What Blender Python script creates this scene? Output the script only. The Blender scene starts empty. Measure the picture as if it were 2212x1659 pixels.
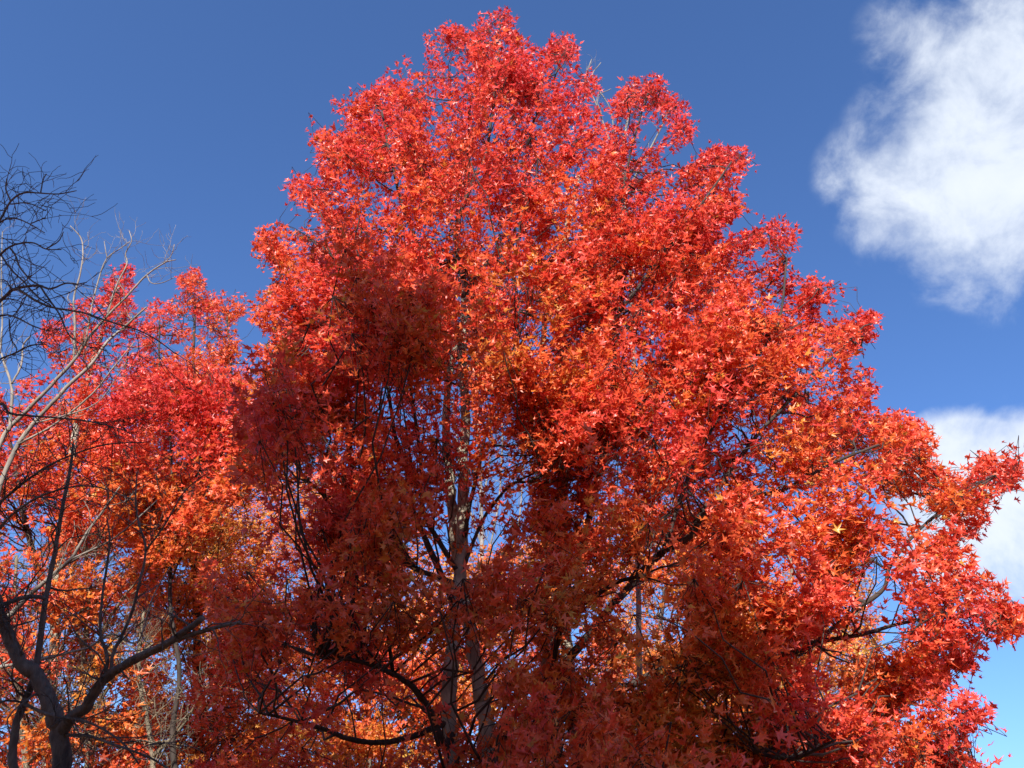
import bpy, math, random
import numpy as np

random.seed(7)
rng = np.random.default_rng(11)
S = bpy.context.scene
COL = S.collection

# ------------------------------------------------------------------ camera
PITCH = math.radians(33.0)
FPX, CU, CV = 1805.0, 1106.0, 829.5          # focal length and centre for a 2212 px wide picture
CAM = np.array([0.0, 0.0, 1.6])
cd = bpy.data.cameras.new('camera')
cd.sensor_width = 36.0
cd.lens = 36.0 * FPX / 2212.0
cd.clip_start, cd.clip_end = 0.05, 5000
co = bpy.data.objects.new('camera', cd); COL.objects.link(co)
co.location = CAM; co.rotation_euler = (math.pi / 2 + PITCH, 0, 0)
S.camera = co

# ------------------------------------------------------------------ light
SUN_EL, SUN_AZ = math.radians(34.0), math.radians(190.0)   # azimuth clockwise from +Y: behind the camera
SUN_DIR = np.array([math.sin(SUN_AZ) * math.cos(SUN_EL), math.cos(SUN_AZ) * math.cos(SUN_EL), math.sin(SUN_EL)])
sd = bpy.data.lights.new('sun', 'SUN'); sd.energy = 5.0; sd.angle = math.radians(0.5); sd.color = (1.0, 0.94, 0.86)
so = bpy.data.objects.new('sun', sd); COL.objects.link(so)
from mathutils import Vector
so.rotation_euler = Vector(SUN_DIR).to_track_quat('Z', 'Y').to_euler()
so.location = (-5, -20, 30)
S.view_settings.view_transform = 'Standard'
try: S.view_settings.look = 'None'
except Exception: pass
S.view_settings.exposure = 1.05; S.view_settings.gamma = 1.0
S.cycles.max_bounces = 10; S.cycles.diffuse_bounces = 7; S.cycles.transmission_bounces = 6
S.cycles.glossy_bounces = 2; S.cycles.caustics_reflective = False; S.cycles.caustics_refractive = False

def ray(u, v):
    """direction of the view ray of a picture point"""
    a = (u - CU) / FPX; b = (CV - v) / FPX
    x = a
    y = math.cos(PITCH) - b * math.sin(PITCH)
    z = math.sin(PITCH) + b * math.cos(PITCH)
    return np.stack([x + 0 * y, y, z], -1)

def at(u, v, Y):
    """the world point on the vertical sheet at distance Y seen at a picture point"""
    u = np.asarray(u, float); v = np.asarray(v, float); Y = np.asarray(Y, float)
    d = ray(u, v)
    return CAM + d * (Y / d[..., 1])[..., None]

def project(P):
    q = P - CAM
    cz = q[..., 1] * math.cos(PITCH) + q[..., 2] * math.sin(PITCH)
    cy = -q[..., 1] * math.sin(PITCH) + q[..., 2] * math.cos(PITCH)
    return CU + FPX * q[..., 0] / cz, CV - FPX * cy / cz

# ------------------------------------------------------------------ sky
W = bpy.data.worlds.new('World'); S.world = W; W.use_nodes = True
nt = W.node_tree; nt.nodes.clear(); N = nt.nodes; L = nt.links
def node(nt, t, **k):
    n = nt.nodes.new(t)
    for a, b in k.items(): setattr(n, a, b)
    return n
def wmath(op, a, b=None, clamp=False):
    n = node(nt, 'ShaderNodeMath', operation=op, use_clamp=clamp)
    for i, x in enumerate((a, b)):
        if x is None: continue
        if isinstance(x, (int, float)): n.inputs[i].default_value = x
        else: L.new(x, n.inputs[i])
    return n.outputs[0]
sky = node(nt, 'ShaderNodeTexSky', sky_type='NISHITA', sun_disc=False)
sky.sun_elevation = SUN_EL; sky.sun_rotation = SUN_AZ
sky.altitude = 0; sky.air_density = 1.0; sky.dust_density = 1.0; sky.ozone_density = 8.0
tc = node(nt, 'ShaderNodeTexCoord')
def wnoise(scale, detail, rough, dist=0.0):
    n = node(nt, 'ShaderNodeTexNoise'); n.inputs['Scale'].default_value = scale
    n.inputs['Detail'].default_value = detail; n.inputs['Roughness'].default_value = rough
    n.inputs['Distortion'].default_value = dist
    L.new(tc.outputs['Generated'], n.inputs['Vector']); return n.outputs['Fac']
# cloud puffs: centre (picture point turned into a direction), angular radius, weight
PUFFS = [((2250, 220), .15, .7), ((2130, 330), .13, .55), ((2010, 130), .10, .45), ((1970, 380), .11, .6), ((1850, 375), .055, .42),
         ((2110, 500), .09, .42), ((2020, 590), .055, .36), ((2175, 610), .06, .40), ((2300, 420), .16, .6), ((1940, 60), .05, .25), ((1880, 520), .05, .3),
         ((2110, 1110), .12, 1.9), ((2060, 1010), .07, .8), ((2200, 1070), .11, 1.8), ((2300, 1110), .12, 1.0), ((2120, 1180), .08, .6), ((2060, 930), .04, .4),
         ((1540, 585), .03, .42), ((1640, 660), .035, .35), ((2200, 40), .09, .35), ((2330, 60), .12, .5)]
tot = None
for (p, r, w) in PUFFS:
    d = ray(np.float64(p[0]), np.float64(p[1])); d = d / np.linalg.norm(d)
    vm = node(nt, 'ShaderNodeVectorMath', operation='DISTANCE'); L.new(tc.outputs['Generated'], vm.inputs[0]); vm.inputs[1].default_value = d
    t = wmath('DIVIDE', vm.outputs['Value'], r)
    t = wmath('SUBTRACT', 1.0, t, True)
    t = wmath('MULTIPLY', t, w)
    tot = t if tot is None else wmath('ADD', tot, t)
tot = wmath('MINIMUM', tot, 1.1)
n1 = wnoise(12.0, 12.0, 0.6, 0.22)
n2 = wnoise(4.0, 3.0, 0.5, 0.2)
nn = wmath('ADD', wmath('MULTIPLY', wmath('SUBTRACT', n1, 0.5), 2.3), wmath('MULTIPLY', wmath('SUBTRACT', n2, 0.5), 0.4))
gate = wmath('MULTIPLY', tot, 4.0, True)
dens = wmath('MULTIPLY', wmath('SUBTRACT', wmath('ADD', wmath('MULTIPLY', nn, gate), tot), 0.08), 0.80, True)
mr = node(nt, 'ShaderNodeMapRange', interpolation_type='SMOOTHSTEP'); L.new(dens, mr.inputs['Value'])
mr.inputs['From Min'].default_value = 0.0; mr.inputs['From Max'].default_value = 1.0
tint = node(nt, 'ShaderNodeMix', data_type='RGBA', blend_type='MULTIPLY'); tint.inputs[0].default_value = 1.0
L.new(sky.outputs[0], tint.inputs[6]); tint.inputs[7].default_value = (0.86, 0.93, 1.06, 1)
SKY_TINT = tint
mx = node(nt, 'ShaderNodeMix', data_type='RGBA')
L.new(wmath('MULTIPLY', mr.outputs[0], 0.9), mx.inputs[0]); L.new(tint.outputs[2], mx.inputs[6])
cr = node(nt, 'ShaderNodeMix', data_type='RGBA'); L.new(wmath('MULTIPLY', n1, 1.0), cr.inputs[0])
SKY_STRENGTH = 0.10
cr.inputs[6].default_value = tuple(x / SKY_STRENGTH for x in (0.34, 0.39, 0.47)) + (1,)
cr.inputs[7].default_value = tuple(x / SKY_STRENGTH for x in (0.54, 0.565, 0.60)) + (1,)
L.new(cr.outputs[2], mx.inputs[7])
bg = node(nt, 'ShaderNodeBackground'); L.new(mx.outputs[2], bg.inputs['Color']); bg.inputs['Strength'].default_value = SKY_STRENGTH
wo = node(nt, 'ShaderNodeOutputWorld'); L.new(bg.outputs[0], wo.inputs['Surface'])

# ------------------------------------------------------------------ materials
def new_mat(name):
    m = bpy.data.materials.new(name); m.use_nodes = True; m.node_tree.nodes.clear(); return m, m.node_tree

def leaf_material(name, stops, translucency=0.44, rough=0.38):
    m, t = new_mat(name)
    at_ = node(t, 'ShaderNodeAttribute', attribute_name='tint')
    ramp = node(t, 'ShaderNodeValToRGB')
    e = ramp.color_ramp.elements
    e[0].position, e[0].color = stops[0][0], stops[0][1] + (1,)
    e[1].position, e[1].color = stops[-1][0], stops[-1][1] + (1,)
    for p, c in stops[1:-1]:
        q = e.new(p); q.color = c + (1,)
    t.links.new(at_.outputs['Fac'], ramp.inputs[0])
    noi = node(t, 'ShaderNodeTexNoise'); noi.inputs['Scale'].default_value = 35
    geo = node(t, 'ShaderNodeNewGeometry'); t.links.new(geo.outputs['Position'], noi.inputs['Vector'])
    hs = node(t, 'ShaderNodeHueSaturation'); mr_ = node(t, 'ShaderNodeMapRange')
    mr_.inputs['To Min'].default_value, mr_.inputs['To Max'].default_value = 0.8, 1.2
    t.links.new(noi.outputs['Fac'], mr_.inputs['Value']); t.links.new(mr_.outputs[0], hs.inputs['Value']); t.links.new(ramp.outputs[0], hs.inputs['Color'])
    p = node(t, 'ShaderNodeBsdfPrincipled'); p.inputs['Roughness'].default_value = rough
    p.inputs['Specular IOR Level'].default_value = 0.5
    t.links.new(hs.outputs[0], p.inputs['Base Color'])
    tr = node(t, 'ShaderNodeBsdfTranslucent'); t.links.new(hs.outputs[0], tr.inputs['Color'])
    ms = node(t, 'ShaderNodeMixShader'); ms.inputs[0].default_value = translucency
    t.links.new(p.outputs[0], ms.inputs[1]); t.links.new(tr.outputs[0], ms.inputs[2])
    o = node(t, 'ShaderNodeOutputMaterial'); t.links.new(ms.outputs[0], o.inputs[0])
    return m

def bark_material(name, dark, light, scale=14, stretch=0.25, bump=0.6):
    m, t = new_mat(name)
    tcn = node(t, 'ShaderNodeTexCoord'); mp = node(t, 'ShaderNodeMapping'); mp.inputs['Scale'].default_value = (1, 1, stretch)
    t.links.new(tcn.outputs['Object'], mp.inputs[0])
    a = node(t, 'ShaderNodeTexNoise'); a.inputs['Scale'].default_value = scale; a.inputs['Detail'].default_value = 8; a.inputs['Roughness'].default_value = .65
    t.links.new(mp.outputs[0], a.inputs['Vector'])
    b = node(t, 'ShaderNodeTexNoise'); b.inputs['Scale'].default_value = 3.0; b.inputs['Detail'].default_value = 3
    t.links.new(tcn.outputs['Object'], b.inputs['Vector'])
    ad = node(t, 'ShaderNodeMath', operation='ADD'); t.links.new(a.outputs['Fac'], ad.inputs[0]); t.links.new(b.outputs['Fac'], ad.inputs[1])
    r = node(t, 'ShaderNodeValToRGB'); e = r.color_ramp.elements
    e[0].position, e[0].color = 0.35, dark + (1,); e[1].position, e[1].color = 0.62, light + (1,)
    hf = node(t, 'ShaderNodeMath', operation='MULTIPLY'); hf.inputs[1].default_value = .5; t.links.new(ad.outputs[0], hf.inputs[0])
    t.links.new(hf.outputs[0], r.inputs[0])
    p = node(t, 'ShaderNodeBsdfPrincipled'); p.inputs['Roughness'].default_value = .85
    t.links.new(r.outputs[0], p.inputs['Base Color'])
    bp = node(t, 'ShaderNodeBump'); bp.inputs['Strength'].default_value = bump; bp.inputs['Distance'].default_value = 0.02
    t.links.new(a.outputs['Fac'], bp.inputs['Height']); t.links.new(bp.outputs[0], p.inputs['Normal'])
    o = node(t, 'ShaderNodeOutputMaterial'); t.links.new(p.outputs[0], o.inputs[0])
    return m

RAMP = [(0.0, (0.70, 0.060, 0.056)), (0.30, (0.77, 0.094, 0.050)), (0.52, (0.77, 0.135, 0.040)),
        (0.75, (0.70, 0.22, 0.036)), (1.0, (0.66, 0.38, 0.07))]
M_LEAF = leaf_material('autumn leaf', RAMP)
M_GREEN = leaf_material('evergreen leaf', [(0, (0.03, 0.06, 0.02)), (1, (0.06, 0.10, 0.03))], 0.2)
M_BARK = bark_material('grey smooth bark', (0.10, 0.085, 0.065), (0.40, 0.36, 0.27))
M_TWIG = bark_material('brown twig bark', (0.014, 0.010, 0.008), (0.050, 0.034, 0.026), 30)
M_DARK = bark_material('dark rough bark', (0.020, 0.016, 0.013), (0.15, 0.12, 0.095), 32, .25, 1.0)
M_PALE = bark_material('pale grey twig bark', (0.09, 0.075, 0.06), (0.27, 0.235, 0.195), 20)
M_BIRCH = bark_material('white birch bark', (0.07, 0.065, 0.06), (0.24, 0.225, 0.20), 9, 1.6)
M_KHAKI = bark_material('khaki twig bark', (0.07, 0.055, 0.035), (0.22, 0.18, 0.12), 20)

# ------------------------------------------------------------------ object helpers
def empty(name, loc, label, cat, group=None):
    o = bpy.data.objects.new(name, None); COL.objects.link(o); o.location = loc; o.empty_display_size = .3
    o['label'] = label; o['category'] = cat
    if group: o['group'] = group
    return o

def mesh_object(name, V, F, mat, parent=None, attr=None, smooth=True):
    """one mesh object out of vertex and triangle/quad arrays (world coordinates)"""
    V = np.asarray(V, np.float32); F = np.asarray(F, np.int32); k = F.shape[1]
    me = bpy.data.meshes.new(name)
    if parent is not None: V = V - np.array(parent.location, np.float32)
    me.vertices.add(len(V)); me.vertices.foreach_set('co', V.ravel())
    me.loops.add(F.size); me.loops.foreach_set('vertex_index', F.ravel())
    me.polygons.add(len(F)); me.polygons.foreach_set('loop_start', np.arange(0, F.size, k, dtype=np.int32))
    if smooth: me.polygons.foreach_set('use_smooth', np.ones(len(F), bool))
    if attr is not None:
        a = me.attributes.new('tint', 'FLOAT', 'FACE'); a.data.foreach_set('value', np.asarray(attr, np.float32))
    me.materials.append(mat); me.update(calc_edges=True)
    o = bpy.data.objects.new(name, me); COL.objects.link(o)
    if parent is not None: o.parent = parent
    return o

class Tubes:
    """collects tapered tubes"""
    def __init__(s): s.V = []; s.F = []; s.n = 0
    def add(s, P, R, sides=6):
        P = np.asarray(P, float); R = np.asarray(R, float); m = len(P)
        T = np.gradient(P, axis=0); T /= np.linalg.norm(T, axis=1)[:, None] + 1e-9
        ref = np.array([0.3, 0.9, 0.1]) if abs(T[0][2]) > .7 else np.array([0.05, 0.1, 1.0])
        A = np.cross(T, ref); A /= np.linalg.norm(A, axis=1)[:, None] + 1e-9
        B = np.cross(T, A)
        th = np.arange(sides) * 2 * math.pi / sides
        ring = P[:, None] + R[:, None, None] * (np.cos(th)[None, :, None] * A[:, None] + np.sin(th)[None, :, None] * B[:, None])
        s.V.append(ring.reshape(-1, 3))
        i = np.arange(m - 1)[:, None] * sides; j = np.arange(sides)[None]; j2 = (j + 1) % sides
        f = np.stack([i + j, i + j2, i + sides + j2, i + sides + j], -1).reshape(-1, 4) + s.n
        s.F.append(f); s.n += m * sides
        # close the tip and the foot with fans folded into quads
        for e, base in ((0, s.n - m * sides), (1, s.n - sides)):
            for q in range(1, sides - 1, 2):
                a, b, c = base + q, base + q + 1, base + (q + 2) % sides
                quad = [base, a, b, c] if q + 2 <= sides - 1 else None
                if quad: s.F.append(np.array([quad[::-1] if e == 0 else quad]))
    def batch(s, P0, P1, P2, r0, r2, sides=3):
        """many short bent twigs at once"""
        n = len(P0)
        P = np.stack([P0, P1, P2], 1); R = np.stack([r0, (r0 + r2) / 2, r2], 1)
        T = P[:, 2] - P[:, 0]; T /= np.linalg.norm(T, axis=1)[:, None] + 1e-9
        ref = np.where(np.abs(T[:, 2:3]) > .8, np.array([[1., 0, 0]]), np.array([[0., 0, 1]]))
        A = np.cross(T, ref); A /= np.linalg.norm(A, axis=1)[:, None] + 1e-9; B = np.cross(T, A)
        th = np.arange(sides) * 2 * math.pi / sides
        c = (np.cos(th)[None, :, None] * A[:, None] + np.sin(th)[None, :, None] * B[:, None])
        ring = P[:, :, None] + R[:, :, None, None] * c[:, None]
        s.V.append(ring.reshape(-1, 3))
        base = (np.arange(n) * 3 * sides)[:, None, None] + (np.arange(2) * sides)[None, :, None]
        j = np.arange(sides)[None, None]; j2 = (j + 1) % sides
        f = np.stack([base + j, base + j2, base + sides + j2, base + sides + j], -1).reshape(-1, 4) + s.n
        s.F.append(f); s.n += n * 3 * sides
    def build(s, name, mat, parent):
        if not s.V: return None
        return mesh_object(name, np.concatenate(s.V), np.concatenate(s.F), mat, parent)

def smooth_line(P, per=5):
    """Catmull-Rom through the points"""
    P = np.asarray(P, float)
    if len(P) < 3:
        t = np.linspace(0, 1, per + 1)[:, None]; return P[0] * (1 - t) + P[-1] * t
    Q = np.vstack([2 * P[0] - P[1], P, 2 * P[-1] - P[-2]]); out = []
    for i in range(1, len(Q) - 2):
        t = np.linspace(0, 1, per, endpoint=False)[:, None]; a, b, c, d = Q[i - 1], Q[i], Q[i + 1], Q[i + 2]
        out.append(.5 * (2 * b + (c - a) * t + (2 * a - 5 * b + 4 * c - d) * t * t + (3 * b - a - 3 * c + d) * t ** 3))
    out.append(P[-1:]); return np.vstack(out)

def limb(px, Y0, Y1, w0, w1, ground=False, per=5):
    """picture points with a distance at both ends and widths (picture px) -> path and radii"""
    px = np.asarray(px, float); n = len(px)
    Y = np.linspace(Y0, Y1, n)
    P = at(px[:, 0], px[:, 1], Y)
    R = np.linspace(w0, w1, n) / 2 / FPX * np.linalg.norm(P - CAM, axis=1)
    if ground:
        g = P[0].copy(); g[2] = -0.05; g[0] += (P[0] - P[1])[0] * .4
        mid = (g + P[0]) / 2
        P = np.vstack([g, mid, P]); R = np.concatenate([[R[0] * 1.45, R[0] * 1.12], R])
    t = np.linspace(0, 1, len(P)); Q = smooth_line(P, per); tq = np.linspace(0, 1, len(Q))
    Rq = np.interp(tq, t, R)
    wob = rng.normal(0, 1, Q.shape) * (Rq * .10)[:, None]
    wob[0] = 0
    return Q + wob, Rq * (1 + rng.normal(0, .04, len(Rq)))

# ------------------------------------------------------------------ noise and polygons
_lat = rng.random((64, 64, 64))
def vnoise(P, scale):
    q = P * scale + 100.0; i = np.floor(q).astype(int); f = q - i; f = f * f * (3 - 2 * f); i %= 63
    r = 0
    for dx in (0, 1):
        for dy in (0, 1):
            for dz in (0, 1):
                w = (f[:, 0] if dx else 1 - f[:, 0]) * (f[:, 1] if dy else 1 - f[:, 1]) * (f[:, 2] if dz else 1 - f[:, 2])
                r = r + w * _lat[i[:, 0] + dx, i[:, 1] + dy, i[:, 2] + dz]
    return r
def inside(poly, u, v):
    poly = np.asarray(poly, float); c = np.zeros(len(u), bool)
    for (x0, y0), (x1, y1) in zip(poly, np.roll(poly, -1, 0)):
        if y0 == y1: continue
        c ^= ((y0 > v) != (y1 > v)) & (u < (x1 - x0) * (v - y0) / (y1 - y0) + x0)
    return c
def edge_dist(poly, u, v):
    poly = np.asarray(poly, float); d = np.full(len(u), 1e9); p = np.stack([u, v], 1)
    for a, b in zip(poly, np.roll(poly, -1, 0)):
        e = b - a; t = np.clip(((p - a) @ e) / (e @ e + 1e-9), 0, 1)
        d = np.minimum(d, np.linalg.norm(p - a - t[:, None] * e, axis=1))
    return d
def jit(P, u, v, amp):
    """ragged outline: picture points moved by a noise of the place they stand for"""
    return u + (vnoise(P, 2.6) - .5) * amp + (vnoise(P + 17, 6.0) - .5) * amp * .6, v + (vnoise(P + 9, 2.6) - .5) * amp + (vnoise(P + 23, 6.0) - .5) * amp * .6
def norm(a): return a / (np.linalg.norm(a, axis=-1, keepdims=True) + 1e-9)

# ------------------------------------------------------------------ leaves
def star5():
    c = np.array([0, .34]); out = []
    tips = [(-122, .36), (-60, .62), (0, .72), (60, .62), (122, .36)]; sin = [.20, .20, .20, .20]
    pts = [(0.0, 0.14)]
    for k in range(4, -1, -1):
        a, r = tips[k]; a = math.radians(a); pts.append((c[0] + r * math.sin(a), c[1] + r * math.cos(a)))
        if k > 0:
            a2 = (math.radians(tips[k][0]) + math.radians(tips[k - 1][0])) / 2
            pts.append((c[0] + .185 * math.sin(a2), c[1] + .185 * math.cos(a2)))
    V = np.array([(c[0], c[1])] + pts); n = len(pts)
    F = np.array([(0, 1 + i, 1 + (i + 1) % n) for i in range(n)]); return V, F
def star3():
    V = np.array([(0, .25), (0, 0), (.5, .35), (.18, .45), (0, 1), (-.18, .45), (-.5, .35)])
    F = np.array([(0, 1, 2), (0, 2, 3), (0, 3, 4), (0, 4, 5), (0, 5, 6), (0, 6, 1)]); return V, F
STAR5, STAR3 = star5(), star3()

def leaf_mesh(P, axis, normal, size, shape, fold, curl):
    V, F = shape; n = len(P); k = len(V)
    a = norm(axis); nn = normal - (normal * a).sum(1, keepdims=True) * a; nn = norm(nn); b = np.cross(a, nn)
    x = V[:, 0][None] * np.ones((n, 1)); y = V[:, 1][None] * np.ones((n, 1))
    z = fold[:, None] * np.abs(x) - curl[:, None] * y * y
    z += rng.normal(0, .085, z.shape)
    x = x * (1 - .35 * np.abs(fold[:, None]))
    Q = P[:, None] + size[:, None, None] * (x[..., None] * b[:, None] + y[..., None] * a[:, None] + z[..., None] * nn[:, None])
    Fi = (np.arange(n) * k)[:, None, None] + F[None]
    return Q.reshape(-1, 3), Fi.reshape(-1, 3), len(F)

def build_crown(parent, poly, Y0, R, axis_u, n_cluster, n_spray, leaf=0.12, shape=STAR5, per=12, tint=lambda u, v, s, P: 0.4 + 0 * u,
                holes=(), skeleton=None, twig_mat=M_TWIG, extra=(), spray_len=.55, gap=.495, shell=.6, sig=.42, twig_name='twigs', edge_n=0, back=1.0, thin=0.0, low_v=9999, low_keep=1.0, backk=1.0, sprig=0, bare=0.0):
    poly = np.asarray(poly, float)
    lo, hi = poly.min(0), poly.max(0)
    ax = at(axis_u, 1300, Y0)
    def depth_range(u, v):
        P = at(u, v, Y0 + 0 * u); dist = np.linalg.norm(P - CAM, axis=1)
        d = edge_dist(poly, u, v) * dist / FPX; d = np.minimum(d, R)
        return np.sqrt(d * (2 * R - d)), d
    U = np.zeros(0); Vv = np.zeros(0)
    while len(U) < n_cluster:
        u = rng.uniform(lo[0], hi[0], n_cluster * 2); v = rng.uniform(lo[1], hi[1], n_cluster * 2)
        k = inside(poly, u, v); U = np.concatenate([U, u[k]]); Vv = np.concatenate([Vv, v[k]])
    U, Vv = U[:n_cluster], Vv[:n_cluster]
    for hp, keep in holes:
        k = ~(inside(hp, U, Vv) & (rng.random(len(U)) > keep)); U, Vv = U[k], Vv[k]
    h, d = depth_range(U, Vv)
    q = rng.uniform(-1, 1, len(U)); s = np.sign(q) * np.abs(q) ** shell
    s = np.where(s > 0, s * back, s)
    k = (s < .15) | (rng.random(len(s)) < backk); U, Vv, s, h = U[k], Vv[k], s[k], h[k]
    k = ~((s > -.1) & (Vv > low_v) & (rng.random(len(s)) > low_keep)); U, Vv, s, h = U[k], Vv[k], s[k], h[k]; n_cluster = len(U)
    C = at(U, Vv, Y0 + s * h); cs = s; crad = rng.uniform(.55, 1.2, n_cluster)
    if edge_n:                                                  # small clumps that fill the narrow points of the outline
        seg = np.linalg.norm(np.roll(poly, -1, 0) - poly, axis=1); cum = np.concatenate([[0], np.cumsum(seg)])
        t = rng.uniform(0, cum[-1], edge_n); i = np.searchsorted(cum, t) - 1; f = (t - cum[i]) / seg[i]
        e = poly[i] + f[:, None] * (np.roll(poly, -1, 0)[i] - poly[i]); e = e + rng.normal(0, 16, e.shape)
        k = inside(poly, e[:, 0], e[:, 1]) & (e[:, 1] < 1720); e = e[k]
        hh, _ = depth_range(e[:, 0], e[:, 1]); s2 = rng.uniform(-1, 1, len(e))
        C = np.vstack([C, at(e[:, 0], e[:, 1], Y0 + s2 * hh)]); cs = np.concatenate([cs, s2]); crad = np.concatenate([crad, np.full(len(e), .33)])
    if len(extra):
        ex = np.array(extra, float)
        C = np.vstack([C, at(ex[:, 0], ex[:, 1], ex[:, 2])]); cs = np.concatenate([cs, np.full(len(ex), -1.0)]); crad = np.concatenate([crad, ex[:, 3]])
    nC = len(C)
    def outward(P, lift=.6):
        hx = P[:, 0] - ax[0]; hy = P[:, 1] - Y0; hd = np.sqrt(hx * hx + hy * hy)
        return norm(np.stack([hx, hy, lift * hd * .6 + .5], 1))
    O = outward(C)
    # sprays around the clumps
    w = np.where(crad < .5, .19, crad ** 2); w /= w.sum()
    ci = rng.choice(nC, int(n_spray * 2.2), p=w)
    off = rng.normal(0, 1, (len(ci), 3)) * np.array([sig * 1.1, sig * 1.1, sig * .36]) * crad[ci][:, None]
    tip = C[ci] + off
    u, v = project(tip)
    ju, jv = jit(tip, u, v, 80)
    k = inside(poly, ju, jv) & (tip[:, 2] > 1.7) & (tip[:, 1] > 2.5)
    if len(extra): k |= (ci >= nC - len(extra))
    k &= .7 * vnoise(tip, 1.7) + .3 * vnoise(tip + 31, 3.7) > gap - .25 * (crad[ci] < .5) + thin * np.clip((v - 900) / 400, 0, 1)
    for hp, keep in holes:
        k &= ~(inside(hp, u, v) & (rng.random(len(u)) > keep))
    tip, ci, u, v = tip[k][:n_spray], ci[k][:n_spray], u[k][:n_spray], v[k][:n_spray]
    n = len(tip)
    dirn = norm(O[ci] + .75 * norm(tip - C[ci] + 1e-4) + rng.normal(0, .3, (n, 3)) + np.array([0, 0, .15]))
    ln = spray_len * rng.uniform(.6, 1.3, n) * np.where(crad[ci] < .5, .7, 1.0)
    base = tip - dirn * ln[:, None]
    # leaves
    m = n * per; si = np.repeat(np.arange(n), per)
    f = rng.uniform(.15, 1.0, m)
    P = base[si] + dirn[si] * (ln[si] * f)[:, None] + rng.normal(0, .055, (m, 3)) * (leaf / .12)
    sz = leaf * rng.uniform(.5, 1.3, m)
    axis = norm(dirn[si] * 1.05 + norm(rng.normal(0, 1, (m, 3))) * .7 + np.array([0, 0, -.22]))
    nrm = norm(outward(P, .2) * .55 + SUN_DIR * .45 + np.array([0, 0, .25]) + rng.normal(0, .44, (m, 3)))
    tv = tint(u, v, cs[ci], tip) + rng.normal(0, .075, nC)[ci] - .03
    tl = np.clip(tv[si] + rng.normal(0, .06, m) + .35 * (rng.random(m) < .035), 0, 1)
    lu, lv = project(P + norm(axis) * sz[:, None] * .45)
    ju, jv = jit(P, lu, lv, 70)
    k = inside(poly, ju, jv) | (rng.random(m) < .006) | (lv > 1640)
    if skeleton is not None and bare:                           # leaves stand off the limbs, so limbs show between them
        dec = rng.random(m) < bare
        for qq, (LPts, LR) in enumerate(skeleton):
            rad_, pr_ = (18, .8) if qq < 2 else (15, bare)
            dec = rng.random(m) < pr_
            a, b = project(LPts[::2]); yl = LPts[::2, 1]
            for c0 in range(0, m, 20000):
                dd = np.hypot(lu[c0:c0 + 20000, None] - a, lv[c0:c0 + 20000, None] - b); jj = dd.argmin(1)
                k[c0:c0 + 20000] &= ~((dd.min(1) < rad_) & (P[c0:c0 + 20000, 1] < yl[jj] + .1) & dec[c0:c0 + 20000])
    P, axis, nrm, sz, tl = P[k], axis[k], nrm[k], sz[k], tl[k]; m = len(P)
    SP = None
    if sprig:                                                   # leafy shoots that make the feathered outline
        seg = np.linalg.norm(np.roll(poly, -1, 0) - poly, axis=1); cum = np.concatenate([[0], np.cumsum(seg)])
        t = rng.uniform(0, cum[-1], sprig); i = np.clip(np.searchsorted(cum, t) - 1, 0, len(seg) - 1); f = (t - cum[i]) / seg[i]
        ed = np.roll(poly, -1, 0)[i] - poly[i]; e = poly[i] + f[:, None] * ed
        no = np.stack([ed[:, 1], -ed[:, 0]], 1) / (seg[i][:, None] + 1e-9)
        flip = inside(poly, e[:, 0] + no[:, 0] * 3, e[:, 1] + no[:, 1] * 3); no[flip] *= -1
        k = (e[:, 1] < 1700); e, no = e[k], no[k]; ns = len(e)
        ang = np.linspace(0, 2 * math.pi, 16, endpoint=False)
        cov = np.mean([inside(poly, e[:, 0] + 55 * math.cos(a), e[:, 1] + 55 * math.sin(a)) for a in ang], 0)
        k = cov < .56; e, no = e[k], no[k]; ns = len(e)
        hh, _ = depth_range(e[:, 0] - no[:, 0] * 40, e[:, 1] - no[:, 1] * 40)
        T0 = at(e[:, 0], e[:, 1], Y0 + rng.uniform(-.8, .5, ns) * hh)
        up = np.array([0, -math.sin(PITCH), math.cos(PITCH)])
        sdir = norm(no[:, :1] * np.array([[1., 0, 0]]) - no[:, 1:] * up + np.array([0, 0, .35]) + rng.normal(0, .38, (ns, 3)))
        sl = rng.uniform(.3, .75, ns) * spray_len / .55; S0 = T0 - sdir * sl[:, None]; pn = 11
        qi = np.repeat(np.arange(ns), pn); ff = np.tile(np.linspace(.12, 1, pn), ns)
        LP = S0[qi] + sdir[qi] * (sl[qi] * ff)[:, None] + rng.normal(0, .05, (ns * pn, 3)) * (1.15 - .6 * ff)[:, None] * (leaf / .1)
        la = norm(sdir[qi] * .8 + norm(rng.normal(0, 1, (ns * pn, 3))) * .85 + np.array([0, 0, -.05]))
        ln_ = norm(outward(LP, .2) * .5 + SUN_DIR * .5 + rng.normal(0, .5, (ns * pn, 3)))
        su, sv = e[:, 0], e[:, 1]
        lt = np.clip(np.repeat(tint(su, sv, np.zeros(ns), T0) - .06, pn) + rng.normal(0, .08, ns * pn), 0, 1)
        P = np.vstack([P, LP]); axis = np.vstack([axis, la]); nrm = np.vstack([nrm, ln_]); sz = np.concatenate([sz, leaf * rng.uniform(.6, 1.15, ns * pn)]); tl = np.concatenate([tl, lt]); m = len(P)
        SP = (S0, T0, ns)
    V, F, nf = leaf_mesh(P, axis, nrm, sz, shape, rng.uniform(-.1, .95, m), rng.uniform(-.2, .55, m))
    crown = mesh_object('crown', V, F, M_LEAF if shape is not None else M_LEAF, parent, np.repeat(tl, nf), smooth=False)
    # twigs: spray stems, and a bent branch from the skeleton to each clump
    T = Tubes()
    mid = (base + C[ci]) / 2 + rng.normal(0, .05, (n, 3))
    bu, bv = project(base); ok = inside(poly, bu, bv) & inside(poly, u, v)
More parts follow.
